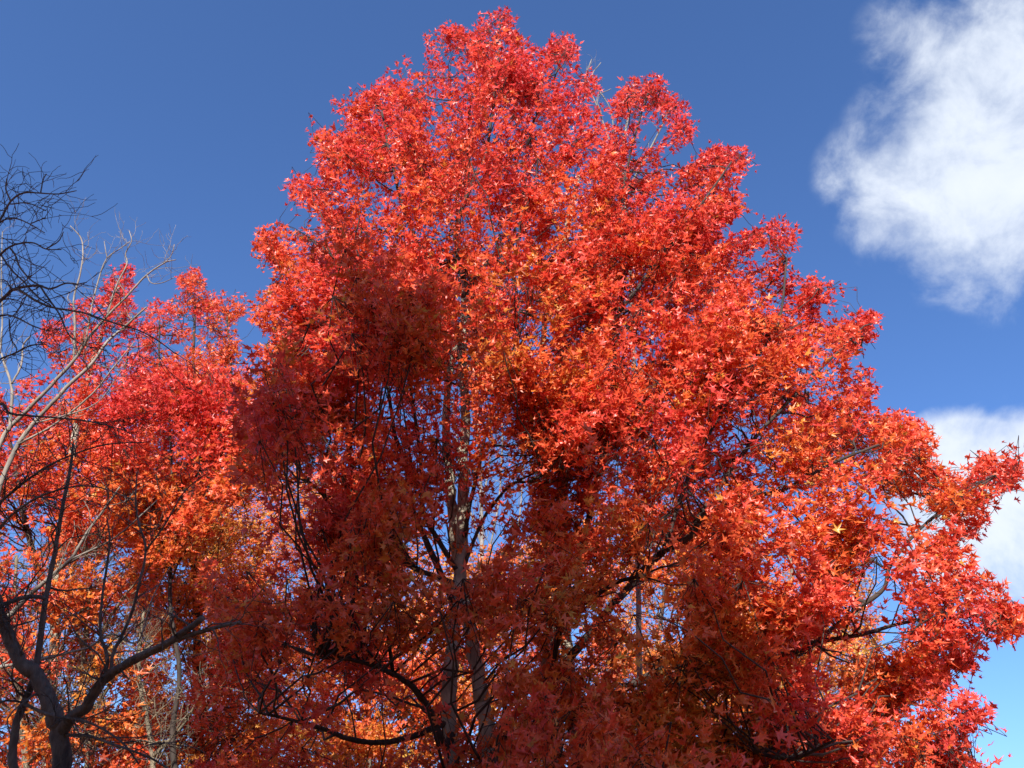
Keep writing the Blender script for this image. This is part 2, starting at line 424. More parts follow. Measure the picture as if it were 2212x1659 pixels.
    full_n, C_, mid, base, tip, cisel = n, C, mid[ok], base[ok], tip[ok], ci[ok]; n = len(base)
    h_ = rng.random(n) < .5
    T.batch(C[cisel][h_], mid[h_], base[h_], np.full(h_.sum(), .005), np.full(h_.sum(), .0032))
    T.batch(base, (base + tip) / 2 + rng.normal(0, .012, (n, 3)), tip, np.full(n, .0032), np.full(n, .0015))
    if SP is not None:
        S0, T0, ns = SP
        T.batch(S0, (S0 + T0) / 2 + rng.normal(0, .012, (ns, 3)), T0, np.full(ns, .004), np.full(ns, .0015))
        for i in range(ns):
            j = int(np.argmin(np.linalg.norm(C_ - S0[i], axis=1))); A = C_[j]; l = np.linalg.norm(S0[i] - A)
            if l < .9: T.batch(A[None], ((A + S0[i]) / 2 + rng.normal(0, .05 * l, 3))[None], S0[i][None], np.array([.006]), np.array([.004]))
    if skeleton is not None:
        SK = np.vstack([x for x, _ in skeleton]); SR = np.concatenate([r for _, r in skeleton])
        cnt = np.bincount(ci, minlength=nC)
        for i in range(nC):
            if cnt[i] < 4: continue
            if crad[i] < .5 and i >= n_cluster:                     # a small clump hangs on the nearest large one
                big = C[:n_cluster]; j = int(np.argmin(np.linalg.norm(big - C[i], axis=1) + 2 * np.maximum(0, big[:, 2] - C[i][2]) + 9 * (cnt[:n_cluster] < 4)))
                A = big[j]; t = np.linspace(0, 1, 5)[:, None]; l = np.linalg.norm(C[i] - A)
                T.add(A * (1 - t) + C[i] * t + rng.normal(0, .05 * l, (5, 3)) * np.sin(t * math.pi), np.linspace(.006, .003, 5), 4); continue
            dv = C[i] - SK; hd = np.hypot(dv[:, 0], dv[:, 1]); ds = np.linalg.norm(dv, axis=1)
            cost = (ds + 3.0 * np.maximum(0, .45 * hd - dv[:, 2])) * rng.uniform(.75, 1.3, len(ds))
            j = int(np.argmin(cost)); A = SK[j]; D = C[i] - A; l = np.linalg.norm(D)
            c1 = A + D * .5 + np.array([D[0] * .08, D[1] * .08, -.06 * l]) + rng.normal(0, .05 * l, 3) * .6
            t = np.linspace(0, 1, 7)[:, None]
            path = (1 - t) ** 2 * A + 2 * t * (1 - t) * c1 + t * t * C[i] + rng.normal(0, .03 * l, (7, 3)) * np.sin(t * math.pi)
            pu, pv = project(path)
            if (~inside(poly, pu, pv) & (pv < 1650)).sum() > 1: continue
            r0 = min(.006 + .0045 * l, SR[j] * .7 + .003)
            T.add(path, np.linspace(r0, .006, 7), 5)
    T.build(twig_name, twig_mat, parent)['kind'] = 'stuff'
    return crown

def sprout(T, path, R, n, ln, rmul=.5, depth=1, up=.25, spread=.9, sides=4, lo=.15):
    """side shoots along a bare branch, with shoots of their own"""
    m = len(path)
    for k in range(n):
        t = random.uniform(lo, .98) * (m - 1); i = min(int(t), m - 2); f = t - i
        A = path[i] * (1 - f) + path[i + 1] * f; r = (R[i] * (1 - f) + R[i + 1] * f)
        tan = path[i + 1] - path[i]; tan = tan / (np.linalg.norm(tan) + 1e-9)
        d = tan * .6 + rng.normal(0, spread * .6, 3) + np.array([0, 0, up]); d /= np.linalg.norm(d)
        l = ln * random.uniform(.45, 1.25); steps = 6; P = [A]; p = A.copy()
        for q in range(steps):
            d = d + rng.normal(0, .22, 3) + np.array([0, 0, up * .25]); d /= np.linalg.norm(d); p = p + d * l / steps; P.append(p.copy())
        r0 = min(r * rmul, .018 * max(ln, .3)); r0 = max(r0, .0028); RR = np.linspace(r0, max(r0 * .35, .0018), steps + 1)
        T.add(np.array(P), RR, sides)
        if depth > 0: sprout(T, np.array(P), RR, max(2, n // 3), ln * .55, rmul, depth - 1, up, spread, 3)

def wood(parent, trunks, limbs, mat_t, mat_l=None):
    """trunks and limbs as parts; returns the skeleton"""
    sk = []
    for a in trunks:
        P, R = limb(*a, ground=True); T = Tubes(); T.add(P, R, 14); T.build('trunk', mat_t, parent); sk.append((P, R))
    for a in limbs:
        P, R = limb(*a); T = Tubes(); T.add(P, R, 9); T.build('branch', mat_l or mat_t, parent); sk.append((P, R))
    return sk
def root(name, u, Y, label, cat, group=None):
    p = at(u, 1659, Y); return empty(name, (p[0], Y, 0), label, cat, group)

# ------------------------------------------------------------------ ground
def ground():
    m, t = new_mat('lawn with fallen leaves')
    a = node(t, 'ShaderNodeTexNoise'); a.inputs['Scale'].default_value = 6; a.inputs['Detail'].default_value = 6
    tcn = node(t, 'ShaderNodeTexCoord'); t.links.new(tcn.outputs['Object'], a.inputs['Vector'])
    r = node(t, 'ShaderNodeValToRGB'); e = r.color_ramp.elements
    e[0].position, e[0].color = .4, (.16, .10, .03, 1); e[1].position, e[1].color = .62, (.48, .13, .05, 1)
    t.links.new(a.outputs['Fac'], r.inputs[0])
    p = node(t, 'ShaderNodeBsdfPrincipled'); p.inputs['Roughness'].default_value = .9; t.links.new(r.outputs[0], p.inputs['Base Color'])
    o = node(t, 'ShaderNodeOutputMaterial'); t.links.new(p.outputs[0], o.inputs[0])
    th = np.linspace(0, 2 * math.pi, 64, endpoint=False); rad = [0.001, 4, 10, 30, 100, 400, 1500]; V = []; F = []
    for q, rr in enumerate(rad):
        for x in th: V.append((rr * math.cos(x), rr * math.sin(x), .02 * math.sin(3 * x + q)))
    for q in range(len(rad) - 1):
        for i in range(64):
            j = (i + 1) % 64; F.append((q * 64 + i, (q + 1) * 64 + i, (q + 1) * 64 + j, q * 64 + j))
    g = mesh_object('ground', V, F, m); g['kind'] = 'structure'
ground()

# ------------------------------------------------------------------ tree that shades the near branches (stands behind the camera)
def shade_tree():
    c = np.array([-4.4, -6.0, 0.0])
    e = empty('evergreen_tree', (c[0], c[1], 0), 'tall broad evergreen tree behind the viewer, shading the near red branches', 'tree')
    n = 30000
    z = 3.0 + 14.8 * (1 - np.sqrt(rng.random(n)))
    rr = np.minimum((17.8 - z) * 1.1, 7.0) * (.75 + .5 * vnoise(np.stack([z * 0, z * 0, z], 1), 1.2))
    th = rng.uniform(0, 2 * math.pi, n); q = np.sqrt(rng.random(n)) * rr
    P = np.stack([c[0] + q * np.cos(th), c[1] + q * np.sin(th) * .6, z], 1)
    k = vnoise(P, .9) > .385; P = P[k]; n = len(P)
    d = norm(np.stack([P[:, 0] - c[0], P[:, 1] - c[1], np.full(n, -.5)], 1))
    V, F, nf = leaf_mesh(P, norm(d + rng.normal(0, .6, (n, 3))), norm(rng.normal(0, 1, (n, 3)) + np.array([0, 0, .5])), rng.uniform(.35, .6, n), STAR3, rng.uniform(0, .4, n), rng.uniform(0, .3, n))
    mesh_object('crown', V, F, M_GREEN, e, np.repeat(rng.random(n), nf), smooth=False)
    T = Tubes(); z = np.linspace(-.05, 14, 12); T.add(np.stack([c[0] + .05 * np.sin(z), c[1] + 0 * z, z], 1), np.linspace(.3, .05, 12), 12)
    T.build('trunk', M_DARK, e)
shade_tree()

GAP = [(880, 800), (960, 780), (1080, 820), (1150, 860), (1160, 960), (1150, 1080), (1110, 1150), (1040, 1150), (900, 1080), (860, 950)]
GAPL = [(700, 850), (880, 820), (880, 1100), (760, 1050)]

WINDOWS = [[(733, 1466), (840, 1440), (947, 1480), (960, 1600), (860, 1640), (740, 1580)], [(668, 1230), (800, 1215), (825, 1300), (720, 1340)], [(1120, 1308), (1227, 1290), (1235, 1440), (1130, 1445)],
           [(943, 1424), (1068, 1420), (1075, 1595), (960, 1600)], [(1225, 1290), (1355, 1273), (1350, 1445), (1240, 1440)], [(1140, 1560), (1240, 1540), (1260, 1660), (1180, 1660)]]
WINDOWS_SOFT = [[(405, 1080), (647, 1060), (680, 1273), (420, 1290)], [(400, 1440), (700, 1440), (720, 1660), (400, 1660)]]

# ------------------------------------------------------------------ central maple
A_POLY = [(400, 1760), (440, 1600), (405, 1480), (465, 1380), (430, 1250), (480, 1160), (455, 1060), (510, 980), (495, 900), (520, 800), (565, 760), (600, 720), (545, 695), (555, 655), (600, 600), (590, 570), (545, 520), (560, 505), (600, 490), (640, 500),
          (690, 475), (655, 435), (622, 405), (645, 395), (690, 390), (695, 340), (677, 300), (695, 285), (725, 290), (760, 270), (712, 240), (716, 215), (750, 222), (790, 212),
          (812, 180), (860, 140), (877, 130), (918, 150), (930, 135), (921, 75), (960, 65), (990, 50), (1020, 70), (1035, 45), (1070, 30), (1100, 26), (1106, 45),
          (1098, 75), (1135, 65), (1140, 90), (1125, 118), (1190, 120), (1195, 90), (1215, 75), (1247, 100), (1238, 130), (1212, 150), (1250, 168), (1268, 150),
          (1295, 175), (1292, 215), (1330, 400), (1330, 700), (1290, 1000), (1340, 1300), (1340, 1760)]
eA = root('maple_tree', 985, 10.2, 'tallest red maple in the centre, its crown peaking at the top of the picture', 'tree', 'red maple trees')
skA = wood(eA,
    [([(978, 1700), (972, 1587), (970, 1497), (974, 1420), (985, 1300), (998, 1180), (1001, 1097), (1001, 1002), (1004, 923), (1005, 860), (998, 800), (1000, 730), (1003, 650), (1000, 590)], 10.2, 10.4, 34, 13),
     ([(1060, 1700), (1047, 1557), (1038, 1497), (1026, 1429), (1005, 1300), (985, 1180), (977, 1097), (970, 1015), (964, 949), (964, 883), (970, 817), (985, 740)], 10.5, 10.6, 36, 12)],
    [([(1000, 600), (985, 560), (945, 570), (905, 530), (882, 478), (865, 431), (850, 370), (835, 300), (825, 240)], 10.2, 9.0, 11.0, 3.6),
     ([(1000, 600), (985, 520), (990, 476), (1008, 426), (1026, 381), (1047, 342), (1060, 270), (1070, 180), (1080, 90)], 10.2, 9.7, 11.9, 3.6),
     ([(1000, 640), (1060, 560), (1130, 500), (1145, 470), (1133, 431), (1136, 351), (1150, 270), (1190, 190), (1213, 120)], 10.2, 10.1, 9.3, 2.6),
     ([(978, 1587), (961, 1610), (937, 1557), (910, 1506), (874, 1471), (830, 1447), (760, 1425), (690, 1420)], 10.2, 8.7, 18.7, 6.6),
     ([(978, 1300), (900, 1120), (888, 1081), (880, 1015), (866, 975), (851, 930), (840, 850), (828, 740), (800, 640), (770, 540)], 10.2, 8.7, 13.6, 4.6),
     ([(985, 1230), (920, 1120), (911, 1068), (909, 989), (901, 936), (890, 856), (868, 760), (850, 650)], 10.0, 8.7, 11.0, 3.6),
     ([(1003, 1160), (1017, 1081), (1033, 1015), (1046, 949), (1060, 896), (1078, 849), (1110, 770), (1120, 650), (1090, 560)], 10.2, 8.7, 10.2, 3.6),
     ([(980, 1260), (900, 1230), (820, 1180), (730, 1110), (690, 1060), (650, 1020), (600, 900), (590, 800)], 10.1, 8.7, 11.9, 4.6),
     ([(972, 1560), (860, 1600), (770, 1600), (700, 1575), (650, 1560), (560, 1540)], 10.2, 8.7, 13.6, 5.6),
     ([(990, 1260), (1040, 1130), (1100, 1050), (1140, 1040), (1180, 1020), (1230, 960)], 10.3, 8.8, 8.5, 3.6),
     ([(996, 777), (880, 690), (760, 600), (710, 545)], 10.2, 9.4, 8.5, 3.6)], M_BARK, M_TWIG)
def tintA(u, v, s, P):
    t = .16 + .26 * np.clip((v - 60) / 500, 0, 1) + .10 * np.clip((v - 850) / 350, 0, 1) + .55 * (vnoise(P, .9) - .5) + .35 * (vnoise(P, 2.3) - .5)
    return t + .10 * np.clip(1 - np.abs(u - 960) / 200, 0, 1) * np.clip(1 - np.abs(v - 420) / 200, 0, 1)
EXTRA_A = [(745, 540, 7.2, 0.62), (770, 600, 7.1, 0.79), (720, 640, 7.0, 0.79), (800, 650, 6.9, 0.79), (880, 630, 6.9, 0.70), (930, 610, 7.0, 0.44), (850, 700, 6.8, 0.88), (760, 720, 6.9, 0.79), (900, 730, 6.9, 0.70),
           (570, 800, 6.9, 0.53), (600, 760, 6.9, 0.53), (590, 870, 6.7, 0.79), (560, 950, 6.7, 0.79), (640, 930, 7.5, 0.72),
           (800, 1090, 7.4, 0.64), (760, 1130, 7.4, 0.64), (850, 1140, 7.4, 0.64), (930, 1200, 7.3, 0.72), (1000, 1250, 7.2, 0.80), (1080, 1230, 7.3, 0.72), (1120, 1290, 7.2, 0.72), (950, 1320, 7.1, 0.80),
           (700, 1300, 7.3, 0.80), (620, 1250, 7.4, 0.80), (560, 1330, 7.4, 0.72), (850, 1300, 7.2, 0.80), (1180, 1220, 7.4, 0.64), (1100, 1450, 6.9, 0.72), (1180, 1500, 6.9, 0.72), (1060, 1620, 6.8, 0.80), (1150, 1650, 6.8, 0.80), (1300, 1560, 7.1, 0.64), (1000, 1660, 6.8, 0.72)]
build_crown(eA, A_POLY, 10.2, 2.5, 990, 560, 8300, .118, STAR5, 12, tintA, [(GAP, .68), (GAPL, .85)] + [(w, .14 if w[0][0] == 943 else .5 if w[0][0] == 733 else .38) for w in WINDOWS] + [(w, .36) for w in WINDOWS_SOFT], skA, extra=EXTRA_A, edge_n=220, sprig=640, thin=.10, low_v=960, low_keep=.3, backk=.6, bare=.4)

# ------------------------------------------------------------------ right maple
B_POLY = [(1160, 1760), (1150, 1100), (1180, 800), (1250, 500), (1310, 330), (1320, 235), (1340, 195), (1380, 170), (1435, 163), (1442, 200), (1480, 228), (1497, 270), (1482, 302),
          (1450, 305), (1442, 345), (1425, 385), (1480, 362), (1520, 330), (1560, 323), (1607, 323), (1605, 370), (1578, 410), (1607, 440), (1597, 465), (1545, 482), (1560, 512), (1600, 512),
          (1640, 485), (1700, 478), (1722, 500), (1703, 540), (1717, 590), (1712, 642), (1752, 642), (1745, 605), (1792, 620), (1773, 650), (1762, 692), (1800, 700), (1830, 690), (1887, 675),
          (1897, 700), (1862, 745), (1862, 780), (1892, 840), (1855, 872), (1900, 888), (1960, 900), (2022, 948), (2015, 990), (2060, 1040), (2100, 1020), (2115, 988), (2150, 998), (2197, 993), (2208, 1035),
          (2150, 1062), (2132, 1090), (2122, 1150), (2100, 1167), (2050, 1162), (2040, 1182), (2090, 1190), (2100, 1230), (2150, 1250), (2180, 1290), (2225, 1320), (2220, 1352), (2160, 1382), (2100, 1372),
          (2112, 1442), (2060, 1432), (2040, 1480), (1960, 1520), (1900, 1600), (1880, 1760)]
eB = root('maple_tree', 1215, 10.8, 'broad red maple on the right, its lowest branch reaching toward the right edge', 'tree', 'red maple trees')
skB = wood(eB,
    [([(1198, 1720), (1190, 1560), (1185, 1450), (1200, 1250), (1214, 1080), (1220, 900), (1215, 690), (1212, 600), (1228, 480), (1250, 380)], 10.6, 11.0, 40, 9),
     ([(1262, 1720), (1242, 1560), (1225, 1400), (1190, 1200), (1178, 1090), (1176, 900), (1170, 780), (1185, 640)], 11.0, 11.1, 34, 9)],
    [([(1240, 1330), (1262, 1170), (1272, 1120), (1290, 1030), (1305, 950), (1318, 850), (1325, 760), (1330, 690), (1380, 620), (1420, 560), (1460, 510), (1530, 420), (1580, 350)], 10.8, 9.7, 17.0, 3.6),
     ([(1305, 950), (1290, 880), (1270, 800), (1240, 740)], 10.5, 9.5, 8.5, 3.6),
     ([(1318, 850), (1335, 700), (1345, 560), (1345, 420), (1370, 300), (1400, 200)], 10.7, 10.5, 10.2, 2.6),
     ([(1230, 1420), (1330, 1300), (1420, 1200), (1490, 1160), (1520, 1110), (1580, 1090), (1640, 1070), (1700, 1055), (1800, 1000), (1900, 960)], 10.8, 8.9, 18.7, 4.6),
     ([(1430, 1200), (1500, 1000), (1600, 820), (1680, 700), (1700, 560)], 10.3, 10.2, 10.2, 3.6),
     ([(1500, 1130), (1620, 960), (1720, 850), (1800, 770), (1860, 710)], 10.0, 9.7, 9.3, 3.6),
     ([(1190, 1432), (1205, 1378), (1220, 1343), (1249, 1313), (1330, 1260), (1400, 1240)], 10.7, 8.6, 17.0, 7.6),
     ([(1250, 1540), (1450, 1440), (1600, 1430), (1687, 1417), (1743, 1398), (1784, 1383), (1855, 1372), (1980, 1340), (2120, 1330)], 10.9, 10.0, 17.0, 4.6),
     ([(1760, 1390), (1860, 1310), (1910, 1270), (1925, 1220), (1990, 1140), (2080, 1070), (2150, 1030)], 10.7, 10.2, 10.2, 3.6),
     ([(1240, 1600), (1420, 1560), (1560, 1600), (1700, 1640), (1800, 1600)], 11.0, 8.6, 13.6, 4.6)], M_BARK, M_TWIG)
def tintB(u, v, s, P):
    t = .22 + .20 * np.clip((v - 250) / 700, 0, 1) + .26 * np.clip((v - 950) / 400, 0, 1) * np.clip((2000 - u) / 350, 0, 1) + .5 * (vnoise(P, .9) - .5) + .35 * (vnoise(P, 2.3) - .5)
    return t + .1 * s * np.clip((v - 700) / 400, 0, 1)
EXTRA_B = [(1380, 1080, 8.3, 0.64), (1440, 1040, 8.2, 0.64), (1400, 1130, 8.1, 0.64), (1330, 770, 8.1, 0.48), (1450, 900, 8.2, 0.48), (1300, 1350, 7.2, 0.72), (1420, 1330, 7.4, 0.72), (1500, 1250, 7.7, 0.64), (1450, 1560, 7.0, 0.72), (1380, 1640, 6.8, 0.72)]
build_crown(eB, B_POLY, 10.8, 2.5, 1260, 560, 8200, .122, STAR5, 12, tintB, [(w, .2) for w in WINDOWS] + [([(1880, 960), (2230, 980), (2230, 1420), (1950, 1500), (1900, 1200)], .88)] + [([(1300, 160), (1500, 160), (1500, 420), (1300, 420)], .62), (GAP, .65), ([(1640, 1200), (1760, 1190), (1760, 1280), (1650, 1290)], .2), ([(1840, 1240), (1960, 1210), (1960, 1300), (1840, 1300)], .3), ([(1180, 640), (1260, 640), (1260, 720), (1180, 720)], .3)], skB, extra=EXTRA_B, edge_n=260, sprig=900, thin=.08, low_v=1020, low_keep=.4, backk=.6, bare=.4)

# ------------------------------------------------------------------ further trees
C_POLY = [(1860, 1780), (1880, 1640), (1900, 1590), (1950, 1560), (2000, 1510), (2060, 1488), (2130, 1520), (2122, 1570), (2092, 1600), (2105, 1660), (2105, 1780)]
eC = root('maple_tree', 1990, 8.6, 'small red maple low in the right corner below the long branch', 'tree', 'red maple trees')
skC = wood(eC, [([(1990, 1800), (1995, 1720), (2000, 1620)], 8.6, 8.6, 14, 7)], [([(1996, 1690), (2030, 1620), (2070, 1550)], 8.6, 8.5, 8, 3)], M_BARK, M_TWIG)
build_crown(eC, C_POLY, 8.6, 1.1, 1990, 60, 900, .095, STAR5, 11, lambda u, v, s, P: .33 + .5 * (vnoise(P, 1.1) - .5), (), skC, edge_n=50, sprig=150)

D_POLY = [(-160, 1760), (-160, 900), (-60, 850), (0, 830), (40, 818), (72, 808), (110, 760), (82, 710), (110, 698), (140, 690), (160, 660), (210, 648), (230, 608), (265, 575), (286, 578), (282, 620), (292, 680),
          (300, 760), (330, 900), (340, 1200), (330, 1760)]
eD = root('maple_tree', 120, 14.0, 'red maple with a slim leaning tip behind the bare grey branches on the left', 'tree', 'red maple trees')
skD = wood(eD, [([(100, 1800), (110, 1500), (130, 1200), (170, 900), (220, 720), (265, 600)], 14, 14, 22, 4)], [([(120, 1350), (60, 1150), (20, 950), (-20, 880)], 14, 13.4, 12, 4), ([(130, 1200), (200, 1050), (260, 850), (280, 740)], 14, 13.6, 10, 3)], M_BARK, M_TWIG)
GAPD = [(0, 1080), (110, 1060), (110, 1260), (0, 1260)]
build_crown(eD, D_POLY, 14.0, 2.6, 130, 200, 2900, .125, STAR5, 11, lambda u, v, s, P: .20 + .36 * np.clip((v - 700) / 450, 0, 1) + .4 * (vnoise(P, .8) - .5) + .2 * (vnoise(P, 2.2) - .5), [(GAPD, .3)], skD, edge_n=120, sprig=380)

E_POLY = [(290, 1760), (280, 1000), (300, 800), (312, 680), (332, 650), (385, 640), (388, 600), (425, 578), (442, 600), (437, 640), (470, 623), (490, 640), (482, 670), (526, 640), (532, 660), (502, 700), (516, 740), (502, 780), (522, 800), (580, 900), (600, 1760)]
eE = root('maple_tree', 430, 16.5, 'dull red and orange maple with fine leaves between the leaning tip and the tallest tree', 'tree', 'red maple trees')
skE = wood(eE, [([(430, 1800), (428, 1500), (420, 1200), (415, 900), (422, 650)], 16.5, 16.5, 22, 4)], [([(428, 1350), (480, 1100), (500, 850), (490, 680)], 16.5, 16, 10, 3), ([(424, 1250), (370, 1050), (345, 850), (345, 690)], 16.5, 16, 10, 3)], M_TWIG, M_TWIG)
build_crown(eE, E_POLY, 16.5, 2.2, 430, 190, 3000, .115, STAR5, 10, lambda u, v, s, P: .34 + .34 * np.clip((v - 650) / 450, 0, 1) + .55 * (vnoise(P, .8) - .5) + .3 * (vnoise(P, 2.0) - .5), [], skE, edge_n=120, sprig=420)

F_POLY = [(190, 1000), (230, 880), (262, 800), (330, 815), (360, 775), (420, 800), (480, 778), (530, 810), (545, 900), (560, 1000), (500, 1060), (450, 1180), (330, 1240), (250, 1140)]
eF = root('maple_tree', 360, 11.8, 'bright scarlet maple lower left with larger leaves, right of the bare branches', 'tree', 'red maple trees')
skF = wood(eF, [([(395, 1800), (372, 1600), (388, 1450), (368, 1300), (374, 1100), (366, 900)], 12.2, 12.0, 12, 4)], [([(372, 1250), (300, 1100), (270, 950), (268, 840)], 12.1, 11.4, 9, 3), ([(370, 1150), (440, 1000), (480, 880)], 12.1, 11.4, 9, 3)], M_TWIG, M_TWIG)
build_crown(eF, F_POLY, 11.8, 1.6, 365, 90, 1500, .125, STAR5, 11, lambda u, v, s, P: .20 + .40 * np.clip((v - 850) / 250, 0, 1) + .35 * (vnoise(P, 1.0) - .5), (), skF, edge_n=70)

def tintO(base): return lambda u, v, s, P: base + .6 * (vnoise(P, .8) - .5) + .4 * (vnoise(P, 2.0) - .5)
G1 = [(420, 1780), (430, 1250), (520, 1080), (640, 980), (760, 1000), (880, 1120), (1000, 1180), (1120, 1160), (1240, 1150), (1300, 1780)]
eG = root('maple_tree', 800, 27.0, 'orange and yellow maple behind the shaded lower branches of the tallest tree', 'tree', 'orange maple trees')
skG = wood(eG, [([(800, 1800), (795, 1500), (780, 1250), (760, 1050)], 27, 27, 14, 5)], [([(796, 1500), (640, 1350), (540, 1200)], 27, 25.5, 8, 3), ([(795, 1450), (930, 1320), (1050, 1230)], 27, 25.5, 8, 3)], M_BARK, M_TWIG)
build_crown(eG, G1, 27.0, 4.2, 800, 330, 6800, .13, STAR3, 12, tintO(.70), [(GAP, .7)], skG, spray_len=.9, sig=.7, gap=.38)
G2 = [(1260, 1780), (1240, 1200), (1320, 1080), (1450, 1060), (1620, 1120), (1780, 1150), (1880, 1240), (1930, 1400), (1900, 1780)]
eH = root('maple_tree', 1560, 28.0, 'ochre maple with many thin grey branches behind the broad right maple', 'tree', 'orange maple trees')
skH = wood(eH, [([(1660, 1800), (1662, 1600), (1676, 1450), (1690, 1330), (1700, 1270), (1712, 1240), (1697, 1170)], 28, 26.5, 20, 7), ([(1408, 1800), (1412, 1487), (1420, 1394), (1440, 1250)], 28, 28.0, 18, 7)],
           [([(1668, 1500), (1560, 1400), (1480, 1350), (1400, 1330)], 28, 26.5, 9, 4), ([(1412, 1500), (1520, 1450), (1600, 1420), (1640, 1380)], 28, 26.5, 9, 4), ([(1670, 1480), (1780, 1400), (1862, 1310), (1905, 1275)], 28, 26.5, 9, 6)], M_PALE, M_PALE)
build_crown(eH, G2, 28.0, 4.2, 1560, 330, 6600, .13, STAR3, 12, tintO(.76), [([(1640, 1180), (1760, 1180), (1760, 1290), (1640, 1290)], .3)], skH, twig_mat=M_PALE, spray_len=.9, sig=.62, gap=.43)

# ------------------------------------------------------------------ bare trees
def bare_tree(name, u, Y, label, trunks, limbs, mat, shoots, ln, depth=1, up=.25, group=None, rmul=.5, spread=.9, extra_shoot_levels=()):
    e = root(name, u, Y, label, 'tree', group); T = Tubes()
    sk = wood(e, trunks, limbs, mat, mat)
    for i, (P, R) in enumerate(sk):
        px = project(P); length = np.linalg.norm(np.diff(P, axis=0), axis=1).sum()
        sprout(T, P, R, max(2, int((.35 if i < len(trunks) else 1.0) * shoots * length)), ln, rmul, depth, up, spread, 4, .35 if i < len(trunks) else .12)
    T.build('twigs', mat, e)['kind'] = 'stuff'
    return e, sk

H1_T = [([(125, 1720), (125, 1588), (112, 1530), (81, 1463), (44, 1429), (20, 1378), (0, 1324), (-40, 1180), (-70, 1000), (-70, 800), (-50, 600), (-30, 520)], 5.6, 5.4, 33.6, 6.1),
        ([(20, 1720), (26, 1640), (34, 1571), (54, 1514), (71, 1470), (86, 1385), (98, 1300), (112, 1226), (129, 1131), (138, 1080), (151, 1020), (158, 960)], 5.7, 5.6, 15.5, 4.8)]
H1_L = [([(128, 1590), (152, 1554), (190, 1520), (223, 1470), (271, 1436), (339, 1402), (390, 1371), (439, 1333)], 5.6, 5.0, 23.3, 11.6),
        ([(320, 1412), (345, 1396), (406, 1373), (450, 1360), (484, 1351), (520, 1344)], 5.2, 4.9, 11.0, 6.1),
        ([(226, 1468), (232, 1420), (217, 1368), (220, 1300), (234, 1199), (237, 1165), (232, 1120)], 5.5, 5.5, 7.1, 2.7),
        ([(240, 1450), (246, 1409), (281, 1334), (301, 1260), (315, 1188), (300, 1131), (293, 1080), (296, 1020)], 5.5, 5.4, 7.1, 2.7),
        ([(315, 1188), (339, 1158), (366, 1117), (400, 1060), (450, 1020)], 5.4, 5.2, 4.5, 2.0),
        ([(100, 1292), (61, 1289), (0, 1309), (-40, 1330)], 5.6, 5.4, 7.7, 8.2),
        ([(-70, 700), (0, 650), (26, 627), (56, 619), (86, 617), (109, 624), (142, 612), (165, 614), (187, 610)], 5.4, 5.2, 6.5, 2.0),
        ([(30, 626), (43, 627), (73, 647), (109, 663), (149, 670), (185, 677), (231, 693), (298, 713), (340, 735), (380, 765)], 5.3, 5.0, 5.2, 2.0),
        ([(86, 617), (106, 647), (129, 680), (149, 723), (182, 746), (230, 757)], 5.3, 5.2, 3.9, 1.8),
        ([(-60, 580), (0, 475), (23, 435), (50, 417), (86, 417), (126, 419), (165, 412)], 5.4, 5.3, 4.5, 1.8),
        ([(23, 435), (13, 409), (15, 386)], 5.4, 5.4, 3.2, 2.4), ([(88, 416), (93, 389), (100, 376)], 5.35, 5.4, 2.5, 2.0),
        ([(23, 441), (60, 439), (99, 455)], 5.4, 5.3, 2.5, 1.8), ([(-30, 520), (0, 480), (33, 472), (66, 485), (96, 503)], 5.4, 5.2, 3.2, 1.8), ([(66, 483), (99, 470)], 5.3, 5.3, 2.3, 1.8),
        ([(-60, 610), (0, 551), (20, 534), (43, 526), (73, 525), (99, 538), (132, 539)], 5.4, 5.2, 4.5, 2.0), ([(99, 538), (126, 521), (137, 501)], 5.25, 5.3, 2.5, 1.8),
        ([(20, 534), (33, 551), (43, 577), (66, 604), (86, 617)], 5.3, 5.3, 3.2, 2.7), ([(0, 548), (26, 584), (53, 610), (80, 640), (110, 660)], 5.4, 5.3, 3.2, 2.7),
        ([(-70, 720), (0, 683), (33, 685), (63, 700), (99, 713), (139, 710)], 5.4, 5.2, 3.9, 1.8), ([(20, 690), (23, 729), (36, 753), (30, 770)], 5.4, 5.3, 2.5, 1.8),
        ([(-70, 900), (0, 872), (20, 892), (66, 898), (116, 902), (198, 911), (270, 930)], 5.5, 5.1, 5.8, 2.0), ([(-70, 820), (0, 776), (33, 763), (66, 746), (99, 744)], 5.5, 5.3, 3.9, 2.0),
        ([(-40, 1120), (30, 1060), (90, 1015), (150, 985), (230, 960), (320, 955)], 5.5, 5.1, 5.8, 2.0), ([(-40, 1180), (40, 1100), (120, 1060), (200, 1050), (290, 1080)], 5.5, 5.1, 5.2, 2.0),
        ([(128, 1588), (190, 1590), (250, 1610), (330, 1640), (420, 1700)], 5.6, 5.0, 6.5, 2.7), ([(52, 1520), (110, 1545), (190, 1560), (260, 1600), (300, 1650)], 5.6, 5.2, 5.8, 2.7)]
bare_tree('bare_tree', 110, 5.6, 'dark leafless tree in shade on the left with a sawn stub limb', H1_T, H1_L, M_DARK, 9.0, .45, 1, .0, 'bare trees')

